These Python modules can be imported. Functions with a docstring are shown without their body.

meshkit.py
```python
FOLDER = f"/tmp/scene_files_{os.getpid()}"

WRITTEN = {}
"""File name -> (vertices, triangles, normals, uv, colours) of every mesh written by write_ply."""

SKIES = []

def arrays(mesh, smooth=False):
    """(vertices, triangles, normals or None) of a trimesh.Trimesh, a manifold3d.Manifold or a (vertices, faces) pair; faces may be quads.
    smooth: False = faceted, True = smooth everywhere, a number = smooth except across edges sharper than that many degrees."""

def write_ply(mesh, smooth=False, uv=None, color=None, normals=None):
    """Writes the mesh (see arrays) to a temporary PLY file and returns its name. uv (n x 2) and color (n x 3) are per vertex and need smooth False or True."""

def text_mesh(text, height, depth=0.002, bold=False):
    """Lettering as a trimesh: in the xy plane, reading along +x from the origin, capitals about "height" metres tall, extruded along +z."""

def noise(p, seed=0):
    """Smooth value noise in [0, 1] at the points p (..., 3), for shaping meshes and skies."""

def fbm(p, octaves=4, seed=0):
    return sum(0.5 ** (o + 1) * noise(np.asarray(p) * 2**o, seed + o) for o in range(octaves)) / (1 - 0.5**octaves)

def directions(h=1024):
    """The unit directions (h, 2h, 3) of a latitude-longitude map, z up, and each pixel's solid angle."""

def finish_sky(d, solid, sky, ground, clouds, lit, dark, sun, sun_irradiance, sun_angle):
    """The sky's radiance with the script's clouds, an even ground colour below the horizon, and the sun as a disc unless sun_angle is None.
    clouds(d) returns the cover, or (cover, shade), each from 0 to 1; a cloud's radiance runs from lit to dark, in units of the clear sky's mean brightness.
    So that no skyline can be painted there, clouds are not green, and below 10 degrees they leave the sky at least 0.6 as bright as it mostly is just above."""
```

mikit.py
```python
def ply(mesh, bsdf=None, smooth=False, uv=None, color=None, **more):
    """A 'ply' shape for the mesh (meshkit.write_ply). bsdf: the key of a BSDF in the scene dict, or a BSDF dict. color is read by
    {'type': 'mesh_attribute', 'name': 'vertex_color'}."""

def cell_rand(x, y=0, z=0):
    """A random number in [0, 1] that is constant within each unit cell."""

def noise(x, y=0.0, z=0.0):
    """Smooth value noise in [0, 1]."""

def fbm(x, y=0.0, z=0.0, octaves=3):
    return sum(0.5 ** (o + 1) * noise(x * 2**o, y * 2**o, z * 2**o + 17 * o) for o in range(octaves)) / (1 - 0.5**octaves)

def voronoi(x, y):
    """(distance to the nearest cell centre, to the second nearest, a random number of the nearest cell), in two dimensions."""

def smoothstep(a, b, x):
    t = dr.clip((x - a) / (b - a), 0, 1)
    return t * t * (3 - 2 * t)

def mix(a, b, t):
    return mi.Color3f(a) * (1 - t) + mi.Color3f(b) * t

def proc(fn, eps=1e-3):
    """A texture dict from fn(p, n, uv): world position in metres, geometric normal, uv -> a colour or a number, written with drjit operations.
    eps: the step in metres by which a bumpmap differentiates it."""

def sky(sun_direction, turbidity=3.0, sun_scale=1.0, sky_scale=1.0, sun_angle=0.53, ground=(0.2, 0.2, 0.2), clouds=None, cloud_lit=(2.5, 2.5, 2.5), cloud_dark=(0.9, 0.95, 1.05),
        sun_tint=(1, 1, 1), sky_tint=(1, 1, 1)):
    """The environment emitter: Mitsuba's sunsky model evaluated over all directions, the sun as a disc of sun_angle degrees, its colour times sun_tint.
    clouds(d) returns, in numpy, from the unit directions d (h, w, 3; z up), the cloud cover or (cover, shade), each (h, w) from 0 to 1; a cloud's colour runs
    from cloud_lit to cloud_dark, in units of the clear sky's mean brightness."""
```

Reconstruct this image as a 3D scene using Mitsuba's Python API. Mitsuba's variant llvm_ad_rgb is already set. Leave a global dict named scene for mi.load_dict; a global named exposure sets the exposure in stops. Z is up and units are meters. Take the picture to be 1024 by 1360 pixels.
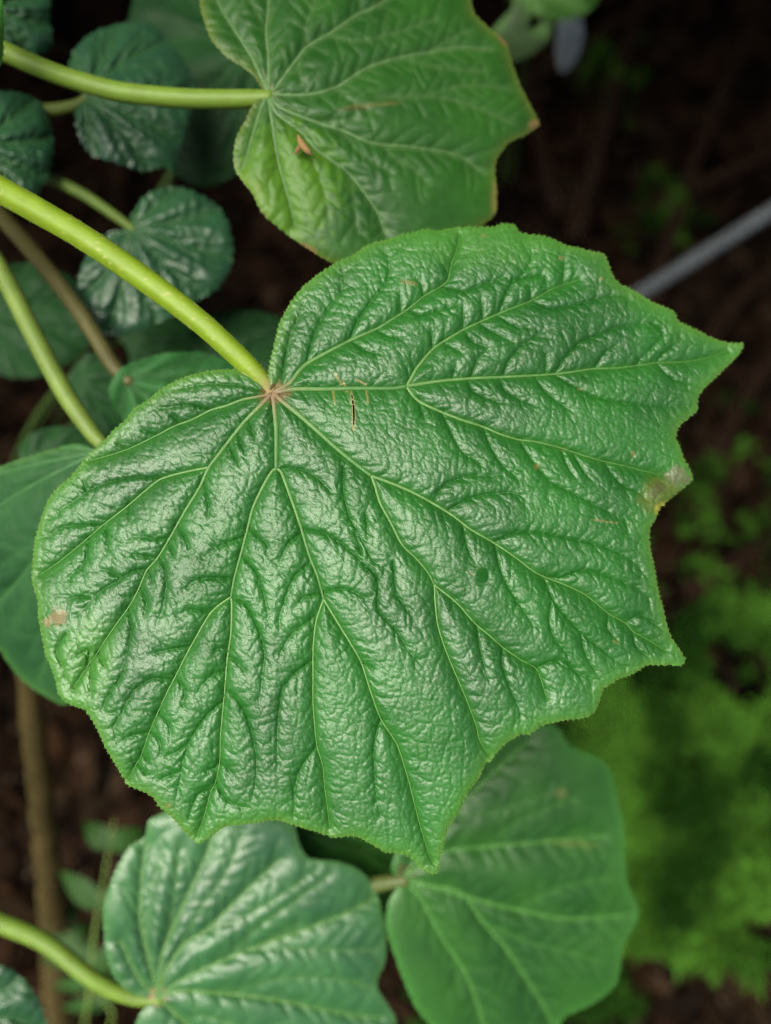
import math, numpy as np, trimesh, mitsuba as mi, mikit, meshkit
from scipy.spatial import cKDTree
import shapely
from shapely.geometry import Polygon

# ------------------------------------------------------------------ camera, sky, exposure
PITCH = math.radians(65.0)
FOVX = 50.0
EYE = np.array([0.0, 0.0, 1.20])
FWD = np.array([0.0, math.cos(PITCH), -math.sin(PITCH)])
RIGHT = np.array([1.0, 0.0, 0.0])
UP = np.array([0.0, math.sin(PITCH), math.cos(PITCH)])
TX = math.tan(math.radians(FOVX / 2))
FOCUS = 0.236
scene, labels = {}, {}
scene['camera'] = {'type': 'thinlens', 'fov': FOVX, 'fov_axis': 'x', 'near_clip': 0.01, 'far_clip': 500.0,
                   'aperture_radius': 0.0033, 'focus_distance': FOCUS,
                   'to_world': mi.ScalarTransform4f().look_at(origin=EYE.tolist(), target=(EYE + FWD).tolist(), up=[0, 0, 1])}
scene['sky_light'] = mikit.sky([-0.36, -0.13, 0.925], turbidity=3, sun_scale=0.3, sun_angle=52, sun_tint=(0.87, 1.0, 1.07), clouds=lambda d: 1.0,
                               cloud_lit=(0.16, 0.172, 0.19), ground=(0.05, 0.05, 0.04))
exposure = 5.0


def at(px, py, d):
    """The world point that lies d metres in front of the lens plane at (px, py) of the photograph's 1024 x 1360 grid."""
    px, py, d = np.broadcast_arrays(np.asarray(px, float), np.asarray(py, float), np.asarray(d, float))
    a = (px - 512) / 512 * TX * d
    b = (680 - py) / 512 * TX * d
    return EYE + d[..., None] * FWD + a[..., None] * RIGHT + b[..., None] * UP


PXM = TX / 512          # metres per grid unit at 1 m


# ------------------------------------------------------------------ helpers
def N2(x, y, s, seed=0, octaves=2):
    x, y = np.broadcast_arrays(np.asarray(x, float), np.asarray(y, float))
    return meshkit.fbm(np.stack([x / s, y / s, np.full_like(x, 0.37)], -1), octaves=octaves, seed=seed)


def sm(a, b, x):
    t = np.clip((x - a) / (b - a), 0, 1)
    return t * t * (3 - 2 * t)


def spline(pts, step, closed=False):
    """A centripetal-ish smooth curve through pts, resampled every step."""
    p = np.asarray(pts, float)
    if closed:
        p = np.vstack([p[-2:], p, p[:3]])
    else:
        p = np.vstack([2 * p[0] - p[1], p, 2 * p[-1] - p[-2]])
    out = []
    for i in range(1, len(p) - 2):
        a, b, c, d = p[i - 1:i + 3]
        n = max(2, int(np.linalg.norm(c[:2] - b[:2]) / (step * 0.5)) + 1)
        t = np.linspace(0, 1, n, endpoint=False)[:, None]
        k = 0.42
        m1, m2 = (c - a) * k, (d - b) * k
        out.append((2 * t**3 - 3 * t**2 + 1) * b + (t**3 - 2 * t**2 + t) * m1 + (-2 * t**3 + 3 * t**2) * c + (t**3 - t**2) * m2)
    if not closed:
        out.append(p[-2][None])
    q = np.vstack(out)
    if closed:
        q = q[:len(q)]
    s = np.concatenate([[0], np.cumsum(np.linalg.norm(np.diff(q[:, :2], axis=0), axis=1))])
    n = max(2, int(s[-1] / step) + 1)
    g = np.linspace(0, s[-1], n)
    return np.stack([np.interp(g, s, q[:, k]) for k in range(q.shape[1])], 1)


def P(text):
    return [tuple(float(v) for v in w.split(',')) for w in text.split()]


def LINES(text):
    return [P(l) for l in text.strip().splitlines() if l.strip()]


def tube(pts, rad, sides=10, cap=True, flat=1.0):
    """Tube through 3-D points with a radius per point; flat squeezes it along the view axis."""
    p = np.asarray(pts, float)
    r = np.broadcast_to(np.asarray(rad, float), (len(p),))
    t = np.gradient(p, axis=0)
    t /= np.linalg.norm(t, axis=1, keepdims=True) + 1e-12
    a = np.cross(t, FWD)
    a /= np.linalg.norm(a, axis=1, keepdims=True) + 1e-12
    b = np.cross(a, t) * flat
    g = np.arange(sides) * 2 * np.pi / sides
    v = p[:, None] + r[:, None, None] * (np.cos(g)[None, :, None] * a[:, None] + np.sin(g)[None, :, None] * b[:, None])
    n = len(p)
    i, j = np.meshgrid(np.arange(n - 1), np.arange(sides), indexing='ij')
    q = np.stack([i * sides + j, i * sides + (j + 1) % sides, (i + 1) * sides + (j + 1) % sides, (i + 1) * sides + j], -1).reshape(-1, 4)
    f = np.vstack([q[:, [0, 1, 2]], q[:, [0, 2, 3]]])
    v = v.reshape(-1, 3)
    if cap:
        v = np.vstack([v, p[0] - t[0] * r[0] * 0.4, p[-1] + t[-1] * r[-1] * 0.4])
        k = np.arange(sides)
        f = np.vstack([f, np.stack([k * 0 + n * sides, (k + 1) % sides, k], 1),
                       np.stack([k * 0 + n * sides + 1, (n - 1) * sides + k, (n - 1) * sides + (k + 1) % sides], 1)])
    return v, f


COUNT = {}


def numbered(key):
    n = COUNT.get(key, 0)
    COUNT[key] = n + 1
    return key if n == 0 else f'{key}_{n:03d}'


def thing(name, label, cat, group=None):
    k = numbered(name)
    labels[k] = {'label': label, 'category': cat}
    if group:
        labels[k]['group'] = group
    return k


def part(parent, name, shape, label=None, kind=None):
    k = numbered(parent + '__' + name)
    scene[k] = shape
    if label or kind:
        labels[k] = {}
        if label:
            labels[k]['label'] = label
        if kind:
            labels[k]['kind'] = kind
    return k


# ------------------------------------------------------------------ materials
VC = {'type': 'mesh_attribute', 'name': 'vertex_color'}


def bare(p, n, uv):
    """How far the wax is missing (along veins, on scars): kept in u of each blade."""
    return uv.x


def leaf_material(rough, specular, trans, share):
    """A waxy upper surface over tissue that lets some light through; duller where the wax is missing."""
    return {'type': 'blendbsdf', 'weight': mikit.proc(bare),
            'a': {'type': 'twosided', 'b': {'type': 'principled', 'base_color': VC, 'roughness': rough, 'specular': specular, 'spec_tint': 0.0}},
            'b': {'type': 'principledthin', 'base_color': VC, 'roughness': 0.6, 'diff_trans': trans, 'eta': 1.3, 'spec_trans': 0.0}}


scene['mat_leaf'] = leaf_material(0.51, 0.85, 0.6, 0.10)
scene['mat_leaf_soft'] = leaf_material(0.42, 0.6, 0.9, 0.4)
scene['mat_leaf_wet'] = leaf_material(0.45, 0.9, 0.6, 0.15)
scene['mat_leaf_crisp'] = leaf_material(0.48, 0.85, 0.6, 0.15)
scene['mat_leaf_mid'] = leaf_material(0.52, 0.5, 0.8, 0.3)
scene['mat_leaf_dim'] = leaf_material(0.6, 0.25, 0.8, 0.3)
scene['mat_stalk'] = {'type': 'twosided', 'b': {'type': 'principled', 'base_color': VC, 'roughness': 0.55, 'specular': 0.4}}
scene['mat_dull'] = {'type': 'twosided', 'b': {'type': 'principled', 'base_color': VC, 'roughness': 0.85, 'specular': 0.25}}


def leaf_shape(v, f, c, mat='mat_leaf', dull=None):
    dull = np.full(len(v), 0.25) if dull is None else np.clip(dull, 0, 1)
    return mikit.ply((v, f), mat, smooth=True, color=c, uv=np.stack([dull, v[:, 0] * 7 + v[:, 1] * 3], 1))


scene['mat_earth'] = {'type': 'twosided', 'b': {'type': 'principled', 'base_color': VC, 'roughness': 0.95, 'specular': 0.03}}


# ------------------------------------------------------------------ leaf builder
def grid_leaf(outline, step, holes=(), tooth=(1.2, 6.0), seed=0):
    """Fills an outline with a grid mesh whose rim follows it. Returns (xy, faces, distance to the rim, rim points)."""
    o = spline(outline, 1.0, closed=True)
    t = np.roll(o, -2, 0) - np.roll(o, 2, 0)
    nrm = np.stack([t[:, 1], -t[:, 0]], 1)
    nrm /= np.linalg.norm(nrm, axis=1, keepdims=True) + 1e-9
    if Polygon(o).exterior.is_ccw is False:
        nrm = -nrm
    s = np.arange(len(o))
    ph = s / tooth[1] + 2.2 * N2(s, s * 0, tooth[1] * 3, seed + 5)
    saw = (ph % 1.0)
    saw = np.where(saw < 0.7, saw / 0.7, (1 - saw) / 0.3) - 0.5
    off = tooth[0] * (saw * (0.4 + 1.2 * N2(s, s * 0, 17, seed + 9)) + 1.1 * (N2(s, s * 0, tooth[1] * 2.5, seed + 3, 3) - 0.5))
    o = o + nrm * off[:, None]
    poly = Polygon(o).buffer(0)
    if poly.geom_type != 'Polygon':
        poly = max(poly.geoms, key=lambda g: g.area)
    rim = spline(np.array(poly.exterior.coords)[:-1], 0.5, closed=True) if step < 2 else np.array(shapely.segmentize(poly.exterior, 0.8).coords)
    hp = [Polygon(h) for h in holes]
    edge = [rim] + [np.array(shapely.segmentize(h.exterior, 0.4).coords) for h in hp]
    x0, y0, x1, y1 = poly.bounds
    gx = np.arange(x0 - 2 * step, x1 + 2 * step, step)
    gy = np.arange(y0 - 2 * step, y1 + 2 * step, step)
    X, Y = np.meshgrid(gx, gy)
    ins = shapely.contains_xy(poly, X, Y)
    for h in hp:
        ins &= ~shapely.contains_xy(h, X, Y)
    cell = ins[:-1, :-1].astype(int) + ins[1:, :-1] + ins[:-1, 1:] + ins[1:, 1:] >= 2
    use = np.zeros_like(ins)
    use[:-1, :-1] |= cell
    use[1:, :-1] |= cell
    use[:-1, 1:] |= cell
    use[1:, 1:] |= cell
    idx = -np.ones(ins.shape, int)
    idx[use] = np.arange(use.sum())
    xy = np.stack([X[use], Y[use]], 1)
    tree = cKDTree(np.vstack(edge))
    allp = np.vstack(edge)
    move = ~ins[use]
    xy[move] = allp[tree.query(xy[move])[1]]
    a, b, c, d = idx[:-1, :-1][cell], idx[:-1, 1:][cell], idx[1:, 1:][cell], idx[1:, :-1][cell]
    f = np.vstack([np.stack([a, d, c], 1), np.stack([a, c, b], 1)])
    dist = cKDTree(rim).query(xy)[0]
    return xy, f, dist, rim


class Veins:
    """Distances to vein levels and generated side veins."""

    def __init__(self, levels):
        self.levels = [np.vstack([spline(l, 1.0) for l in lev]) if len(lev) else np.zeros((0, 2)) for lev in levels]
        self.along = [np.concatenate([np.linspace(0, 1, len(spline(l, 1.0))) for l in lev]) if len(lev) else np.zeros(0) for lev in levels]
        self.trees = [cKDTree(l) if len(l) else None for l in self.levels]

    def fade(self, xy, k):
        """(distance, how strong the vein still is there: it thins out towards its tip)."""
        d, i = self.trees[k].query(xy)
        return d, 1 - 0.75 * self.along[k][i] ** 2.5

    def dist(self, xy, k):
        return self.trees[k].query(xy)[0] if self.trees[k] is not None else np.full(len(xy), 1e3)


def side_veins(lines, poly, spacing, length, seed, avoid=5.0, angle=52, J=None):
    """Short side veins that leave each line on both sides, bend towards its tip and stop before the next vein."""
    rng = np.random.default_rng(seed)
    base = [spline(l, 1.5) for l in lines]
    pts = np.vstack(base)
    tree = cKDTree(pts)
    ids = np.concatenate([np.full(len(b), i) for i, b in enumerate(base)])
    out, extra = [], np.zeros((0, 2))
    for i, b in enumerate(base):
        L = len(b) * 1.5
        for side in (-1, 1):
            s = spacing * rng.uniform(0.3, 1.0)
            while s < L - 4:
                k = min(len(b) - 2, int(s / 1.5))
                t = b[min(k + 3, len(b) - 1)] - b[max(k - 3, 0)]
                t /= np.linalg.norm(t) + 1e-9
                a = math.radians(angle * rng.uniform(0.75, 1.25)) * side
                bend = math.radians(rng.uniform(-0.9, 0.15)) * side
                p, h, path = b[k].copy(), math.atan2(t[1], t[0]) + a, [b[k].copy()]
                n = int(length * rng.uniform(0.45, 1.25) / 2)
                for j in range(n):
                    h += bend + rng.normal(0, 0.05)
                    p = p + 2 * np.array([math.cos(h), math.sin(h)])
                    if not shapely.contains_xy(poly, p[0], p[1]):
                        break
                    dd, q = tree.query(p)
                    if (ids[q] != i and dd < avoid * 0.5) or (ids[q] == i and j > 6 and dd < avoid):
                        path.append(pts[q].copy() if dd < avoid * 0.5 else p)
                        break
                    if len(extra) and j > 2 and np.min(np.abs(extra - p).sum(1)) < avoid:
                        break
                    path.append(p.copy())
                if len(path) > 3:
                    out.append(path)
                    extra = np.vstack([extra, np.array(path)[1::2]])
                s += spacing * rng.uniform(0.7, 1.35)
    return out


# ================================================================== THE SETTING
def ground_z(x, y):
    x, y = np.asarray(x, float), np.asarray(y, float)
    bank = 0.55 * sm(0.75, 2.6, y + 0.15 * x) + 0.22 * np.clip(y - 2.6, 0, 8)
    z = bank + 0.10 * (N2(x, y, 0.9, 11) - 0.5) + 0.035 * (N2(x, y, 0.16, 12, 3) - 0.5)
    z = z + 0.20 * np.exp(-((x - 0.44) / 0.22) ** 2 - ((y - 0.0) / 0.26) ** 2)
    return z + 0.30


def ground_hits(q):
    """Where the lines of sight through the points q (n x 2) meet the ground."""
    q = np.asarray(q, float)
    lo = np.full(len(q), 0.3)
    hit = np.zeros(len(q), bool)
    for d in np.linspace(0.3, 3.6, 140):
        p = at(q[:, 0], q[:, 1], d)
        hit |= p[:, 2] < ground_z(p[:, 0], p[:, 1])
        lo = np.where(hit, lo, d)
    hi = lo + 3.3 / 139
    for _ in range(9):
        m = (lo + hi) / 2
        p = at(q[:, 0], q[:, 1], m)
        below = p[:, 2] < ground_z(p[:, 0], p[:, 1])
        lo, hi = np.where(below, lo, m), np.where(below, m, hi)
    return at(q[:, 0], q[:, 1], hi)


def soil_colour(p, n, uv):
    a = mikit.fbm(p.x * 30, p.y * 30, p.z * 30, 3)
    b = mikit.fbm(p.x * 140, p.y * 140, p.z * 140, 2)
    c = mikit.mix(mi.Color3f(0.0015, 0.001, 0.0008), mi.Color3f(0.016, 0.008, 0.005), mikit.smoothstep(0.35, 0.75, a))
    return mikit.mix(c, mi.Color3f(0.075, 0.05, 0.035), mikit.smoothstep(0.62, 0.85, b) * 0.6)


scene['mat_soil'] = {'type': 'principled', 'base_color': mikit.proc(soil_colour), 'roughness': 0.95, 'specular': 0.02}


def build_ground():
    def axis(lo, hi, fine0, fine1, fine):
        mid = np.arange(fine0, fine1, fine)
        k = np.arange(1, 60)
        g = np.cumsum(fine * 1.14 ** k)
        left = fine0 - g[g < fine0 - lo][::-1]
        right = fine1 + g[g < hi - fine1]
        return np.concatenate([[lo], left, mid, right, [hi]])
    xs, ys = axis(-40, 40, -1.0, 1.3, 0.009), axis(-40, 60, 0.1, 2.4, 0.009)
    X, Y = np.meshgrid(xs, ys)
    near = np.exp(-((X / 3) ** 2 + ((Y - 1) / 3) ** 2))
    Z = ground_z(X, Y) + near * (0.03 * (N2(X, Y, 0.05, 13, 3) - 0.5) + 0.012 * (N2(X, Y, 0.018, 14, 2) - 0.5))
    v = np.stack([X, Y, Z], -1).reshape(-1, 3)
    h, w = X.shape
    i = (np.arange(h - 1)[:, None] * w + np.arange(w - 1)[None]).ravel()
    f = np.vstack([np.stack([i, i + 1, i + w + 1], 1), np.stack([i, i + w + 1, i + w], 1)])
    scene['forest_floor'] = mikit.ply((v, f), 'mat_soil', smooth=True)
    labels['forest_floor'] = {'label': 'dark brown crumbly soil of the shaded forest floor behind the plant', 'category': 'ground', 'kind': 'structure'}


build_ground()

PLANT_BASE = np.array([-0.40, 0.34])     # where the stalks rise from the ground, left of the picture


def rooted(p, r, base=None, bow=0.10):
    """Carries a stalk on from its last point in a bow down to the foot of the plant."""
    b = PLANT_BASE if base is None else np.asarray(base)
    k = int(abs(p[-1, 0] * 7919 + p[-1, 1] * 104729) * 1000) % 97 / 97.0
    end = np.array([b[0] + 0.05 * (k - 0.5), b[1] + 0.05 * ((k * 7) % 1 - 0.5), 0])
    end[2] = ground_z(end[0], end[1]) - 0.01
    t = p[-1] - p[max(-6, -len(p))]
    t /= np.linalg.norm(t)
    c1, c2 = p[-1] + t * bow, end + np.array([0, 0, 0.25])
    s = np.linspace(0, 1, 40)[1:, None]
    q = (1 - s) ** 3 * p[-1] + 3 * s * (1 - s) ** 2 * c1 + 3 * s**2 * (1 - s) * c2 + s**3 * end
    return np.vstack([p, q]), np.concatenate([r, r[-1] * (1 + 0.35 * s[:, 0])])


# ================================================================== THE MAIN LEAF
OUT = P('''357,512 356,499 357,485 361,470 367,445 370,431 377,417 385,404 397,386 411,373 428,360 442,351 453,345 467,339 486,326 505,320 520,316 543,309 567,304 581,306
609,302 637,301 656,301 668,297 684,299 689,308 700,311 719,313 736,318 754,326 767,328 783,333 802,337 808,349 813,363 819,373 833,381 851,391 865,400 884,408 896,414 902,426
919,435 938,445 955,452 971,455 986,455 988,460 980,473 966,487 958,495 946,506 930,523 927,532 926,545 911,558 902,567 898,581 903,593 909,610 915,621 920,633 918,640 904,652
890,663 876,677 871,689 864,701 863,715 865,735 869,749 873,772 877,795 884,821 891,845 906,868 910,877 904,884 889,883 873,884 859,884 849,890 835,898 821,903 809,910 801,915
797,930 788,948 770,955 745,958 719,965 703,976 691,976 675,985 660,1000 653,1010 644,1016 639,1028 632,1039 623,1051 614,1070 607,1082 595,1100 590,1119 585,1138 583,1156 578,1161
564,1157 553,1147 543,1138 527,1133 511,1132 494,1121 478,1113 464,1111 445,1113 436,1111 417,1104 401,1099 389,1096 373,1090 356,1090 344,1092 325,1095 306,1097 292,1102 278,1113
264,1121 259,1118 250,1110 238,1096 227,1084 212,1072 205,1061 194,1053 180,1047 169,1043 162,1031 154,1017 145,1002 138,988 128,967 119,951 112,943 98,938 84,930 77,922
74,906 68,889 60,868 55,845 51,824 50,798 44,778 42,760 44,737 47,716 53,692 63,665 75,650 92,634 108,615 120,601 134,590 150,571 167,557 178,543 195,532 211,518 227,509 246,500
265,495 280,492 303,490 322,493 339,496 350,503 355,509''')

# primary veins with their forks: half-width at the start and the end follow each line
MAIN = [(P(a), w0, w1) for a, w0, w1 in [
    ('362,522 385,509 407,484 464,453 500,437 520,425 543,410 563,394 588,379 596,370 600,350 608,330 610,312', 3.6, 1.0),
    ('362,522 392,517 430,517 470,516 520,516 540,513', 3.8, 3.2),
    ('540,513 546,503 555,487 576,463 597,449 616,438 637,428 662,417 684,408 707,399 729,386 747,379 768,372', 2.6, 0.9),
    ('540,513 579,507 621,503 665,501 705,499 736,497 760,494 788,490 816,489 844,486 872,482 905,481 933,477 966,466', 2.8, 0.8),
    ('540,514 555,532 583,546 614,558 642,567 665,577 689,584 712,587 745,595 775,605 803,613 834,620 852,625 881,631', 2.6, 0.8),
    ('362,522 376,534 397,551 421,572 444,593 467,612 493,632', 4.2, 3.2),
    ('493,632 520,642 548,654 574,668 600,684 625,703 656,721 684,740 714,762 751,777 779,791 807,814 831,828 840,838 859,849 882,863', 2.6, 0.8),
    ('493,632 498,645 505,668 519,694 534,723 553,742 569,761 577,777', 2.4, 1.8),
    ('577,777 607,801 630,827 649,843 667,859 691,876 711,887 718,901 725,924', 1.8, 0.8),
    ('577,777 578,798 581,827 588,852 597,876 609,904 620,930 632,962 637,983 649,1004', 1.6, 0.8),
    ('362,522 364,537 367,572 367,602 367,622', 4.0, 3.4),
    ('367,622 374,628 383,652 392,677 400,701 410,735 422,766 430,796', 2.6, 2.2),
    ('430,796 450,829 466,855 480,880 492,917 506,955 527,988 541,1030 550,1065 557,1092 567,1126 574,1145', 2.0, 0.8),
    ('430,796 424,812 419,831 416,864 416,899 416,934 418,962 421,990 429,1018 431,1042 435,1072 438,1098', 1.8, 0.7),
    ('367,622 360,628 348,649 336,675 329,702 321,733 312,766 307,793', 2.6, 2.2),
    ('307,793 308,805 307,841 302,876 299,913 296,946 293,979 292,1012 286,1040 280,1052 271,1085 262,1110', 2.0, 0.8),
    ('307,793 302,796 286,808 276,820 263,842 246,873 234,897 224,916 210,946 198,974 189,1000 180,1017 170,1035', 2.0, 0.8),
    ('361,523 346,539 327,558 308,581 292,602 277,622 265,648 246,679 225,716 209,742 195,758 185,781 174,802 157,826 141,849 129,868 117,884 98,913', 3.4, 0.8),
    ('277,621 251,626 227,632 211,638 192,653 171,671 152,686 134,700 113,718 94,734 75,749 54,763', 2.2, 0.8),
    ('358,524 343,527 322,531 301,539 280,545 256,557 232,566 209,578 185,590 164,599 141,606 120,612', 2.6, 0.8),
]]

SECOND = LINES('''
408,478 418,442 433,414 453,387 457,370 453,353
374,508 378,482 385,447 397,421 404,402
464,453 474,428 494,399 512,377 517,356 514,334
588,381 618,386 642,377 675,368
707,400 731,410 760,406 781,400 807,393 828,393 837,400
736,497 752,473 772,454 795,445 816,436 847,431 863,428 882,421
863,428 880,442 868,459 851,478
872,482 877,473 901,454 904,440
872,483 887,499 903,507 924,508
736,498 763,514 789,527 815,533 841,536 874,539 904,539 922,540
587,549 600,577 614,600 640,615
641,567 651,593 670,621 692,636
689,584 700,602 712,619 731,640 748,649 770,660 803,677 827,687 843,685
829,690 836,710
745,596 752,617 764,634
761,603 775,626 788,640
803,614 813,631 827,645 845,652 862,666
621,506 628,520 649,530 670,535
663,503 670,518 689,530 712,539
710,501 724,520 745,537 762,548
625,501 635,477 651,463
668,499 675,480 693,459 719,442 722,430
600,503 607,482
724,497 726,468
790,489 802,470 820,458
844,486 856,470
574,462 573,435
615,437 615,402
662,416 672,391 682,372 692,366 705,346 706,325
705,398 704,379
641,424 640,395
684,371 721,367 726,379 727,392
747,379 751,337
588,456 614,468
616,440 630,456 650,460
637,430 656,442 682,454
661,420 684,433 705,435
543,412 560,418 588,410 616,402
467,454 486,466 505,470
500,439 517,447 535,446
532,415 532,388
562,393 559,372
574,666 590,645 618,633 651,632 665,630
593,679 621,663 651,656 684,655 700,665
656,720 684,708 719,708 760,716 791,723 817,732 840,745 852,758 850,770
723,766 746,767 767,759 793,760 821,771 847,781 863,798 861,812
831,826 849,817 863,824 880,837
614,698 621,728 632,749
657,723 663,752 672,775 691,805 707,829 708,841
722,768 735,798 753,821 772,840 795,859 831,887
732,800 729,826 737,849 753,868 754,878
771,842 777,868 793,896
807,816 807,835 821,852
840,840 845,859 863,875
711,887 735,878 753,880 767,894 786,903 784,916
633,830 637,859 644,887 650,905
667,860 667,883 677,913 689,941 692,960
456,621 456,654 465,689 486,727 496,745 520,760
522,747 527,789 543,812 553,829
480,747 501,770 503,810 527,838 541,862 562,885
486,684 488,715
506,955 501,967 496,997 498,1032 500,1058 506,1084
421,990 417,995 403,1014 393,1037 391,1065 390,1090
410,748 391,766 380,791 372,817 371,835
416,876 394,892 377,913 372,934 369,960 368,990 368,1021
428,787 403,794 391,808
418,818 387,843 372,869
428,786 459,782 487,794 499,789
400,703 433,709 459,726 483,749 499,768
372,627 378,621 407,626 430,642 440,655
480,880 500,890
300,916 311,925 325,944 334,972 340,1002 340,1035 335,1063
292,1012 302,1019 311,1031
292,1012 285,1019 269,1026
287,1040 299,1061 316,1070 330,1073
283,1047 264,1054 255,1073 250,1089
297,930 276,949 264,965 252,984 243,1012 241,1026 236,1049 234,1063
241,1024 222,1031 210,1038
250,990 231,1000 217,1007
299,890 283,895 269,909 262,920
304,859 281,864
301,890 269,906
326,712 307,719 288,728 269,742
311,768 279,768 258,772 244,786
279,814 251,810 237,817
253,858 223,863 197,870
230,902 204,901 180,915 168,935 161,949 152,967 156,986
198,972 175,977 156,987
163,892 147,920 138,937 142,947 159,946
234,899 245,916 243,942
210,946 224,963 227,981
200,972 212,984 214,1005
189,1001 201,1017
182,1015 194,1028 203,1029
308,796 326,803 337,822 347,845 351,869 348,899 345,930
321,738 340,759 347,777 354,805 357,830
330,702 351,719 361,733
402,706 382,723 372,747
302,870 316,880 326,894
211,637 181,634 152,639 122,649 106,660 75,681 66,690
136,698 110,698 87,699 66,710 49,716
118,715 115,737 110,751 94,765 85,772
141,700 143,720 141,735
195,756 178,758 160,769 141,780 127,791 113,807 99,819
120,794 101,793 87,798
211,741 195,739 169,735
226,714 211,716 190,713 171,712
160,768 145,758 132,756
117,880 117,863 94,878
87,842 75,866 85,889 87,906
211,740 220,758 220,784 216,807 209,828
197,757 202,777
187,782 194,802 191,821
170,806 174,835 169,863 160,894 148,920
235,697 249,720 251,735
223,719 232,739
131,867 138,885
120,883 121,910 120,927
315,575 327,607
303,590 318,618
329,558 340,585
270,640 277,672 275,693
276,545 251,538 232,540 211,543
206,578 185,570
167,598 152,586
358,522 341,520 322,513 301,511 277,510 246,515 227,518
115,655 110,634
171,671 171,690
240,564 226,548
555,532 565,558
480,735 470,700
''')

main_poly = Polygon(spline(OUT, 2.0, closed=True)).buffer(-5)
all_main = [m[0] for m in MAIN]
THIRD = side_veins(all_main + SECOND, main_poly, 17, 34, 3)
FOURTH = side_veins(SECOND + THIRD, main_poly, 15, 13, 4, avoid=4)
VM = Veins([all_main, SECOND, THIRD, FOURTH])
CENTRE = np.array([360.0, 522.0])
PATCH = [(641, 765, 11)]


def main_base(xy):
    """Depth of the blade's smooth form: a shallow tilted dome with drooping margins."""
    x, y = xy[:, 0] - 480, xy[:, 1] - 700
    d = 0.2355 - 3.2e-5 * y + 0.4e-5 * x
    r2 = (xy[:, 0] - 430) ** 2 + (xy[:, 1] - 640) ** 2
    d = d + 0.010 * r2 / 450**2
    ang = np.arctan2(xy[:, 1] - 522, xy[:, 0] - 360)
    return d + 0.0012 * np.sin(5 * ang + 0.6) * np.sqrt(r2) / 450


def net(size, seed):
    rng = np.random.default_rng(seed)
    gx, gy = np.meshgrid(np.arange(0, 1040, size), np.arange(260, 1200, size))
    p = np.stack([gx, gy], -1).reshape(-1, 2) + rng.uniform(-0.42, 0.42, (gx.size, 2)) * size
    return cKDTree(p), size


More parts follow.
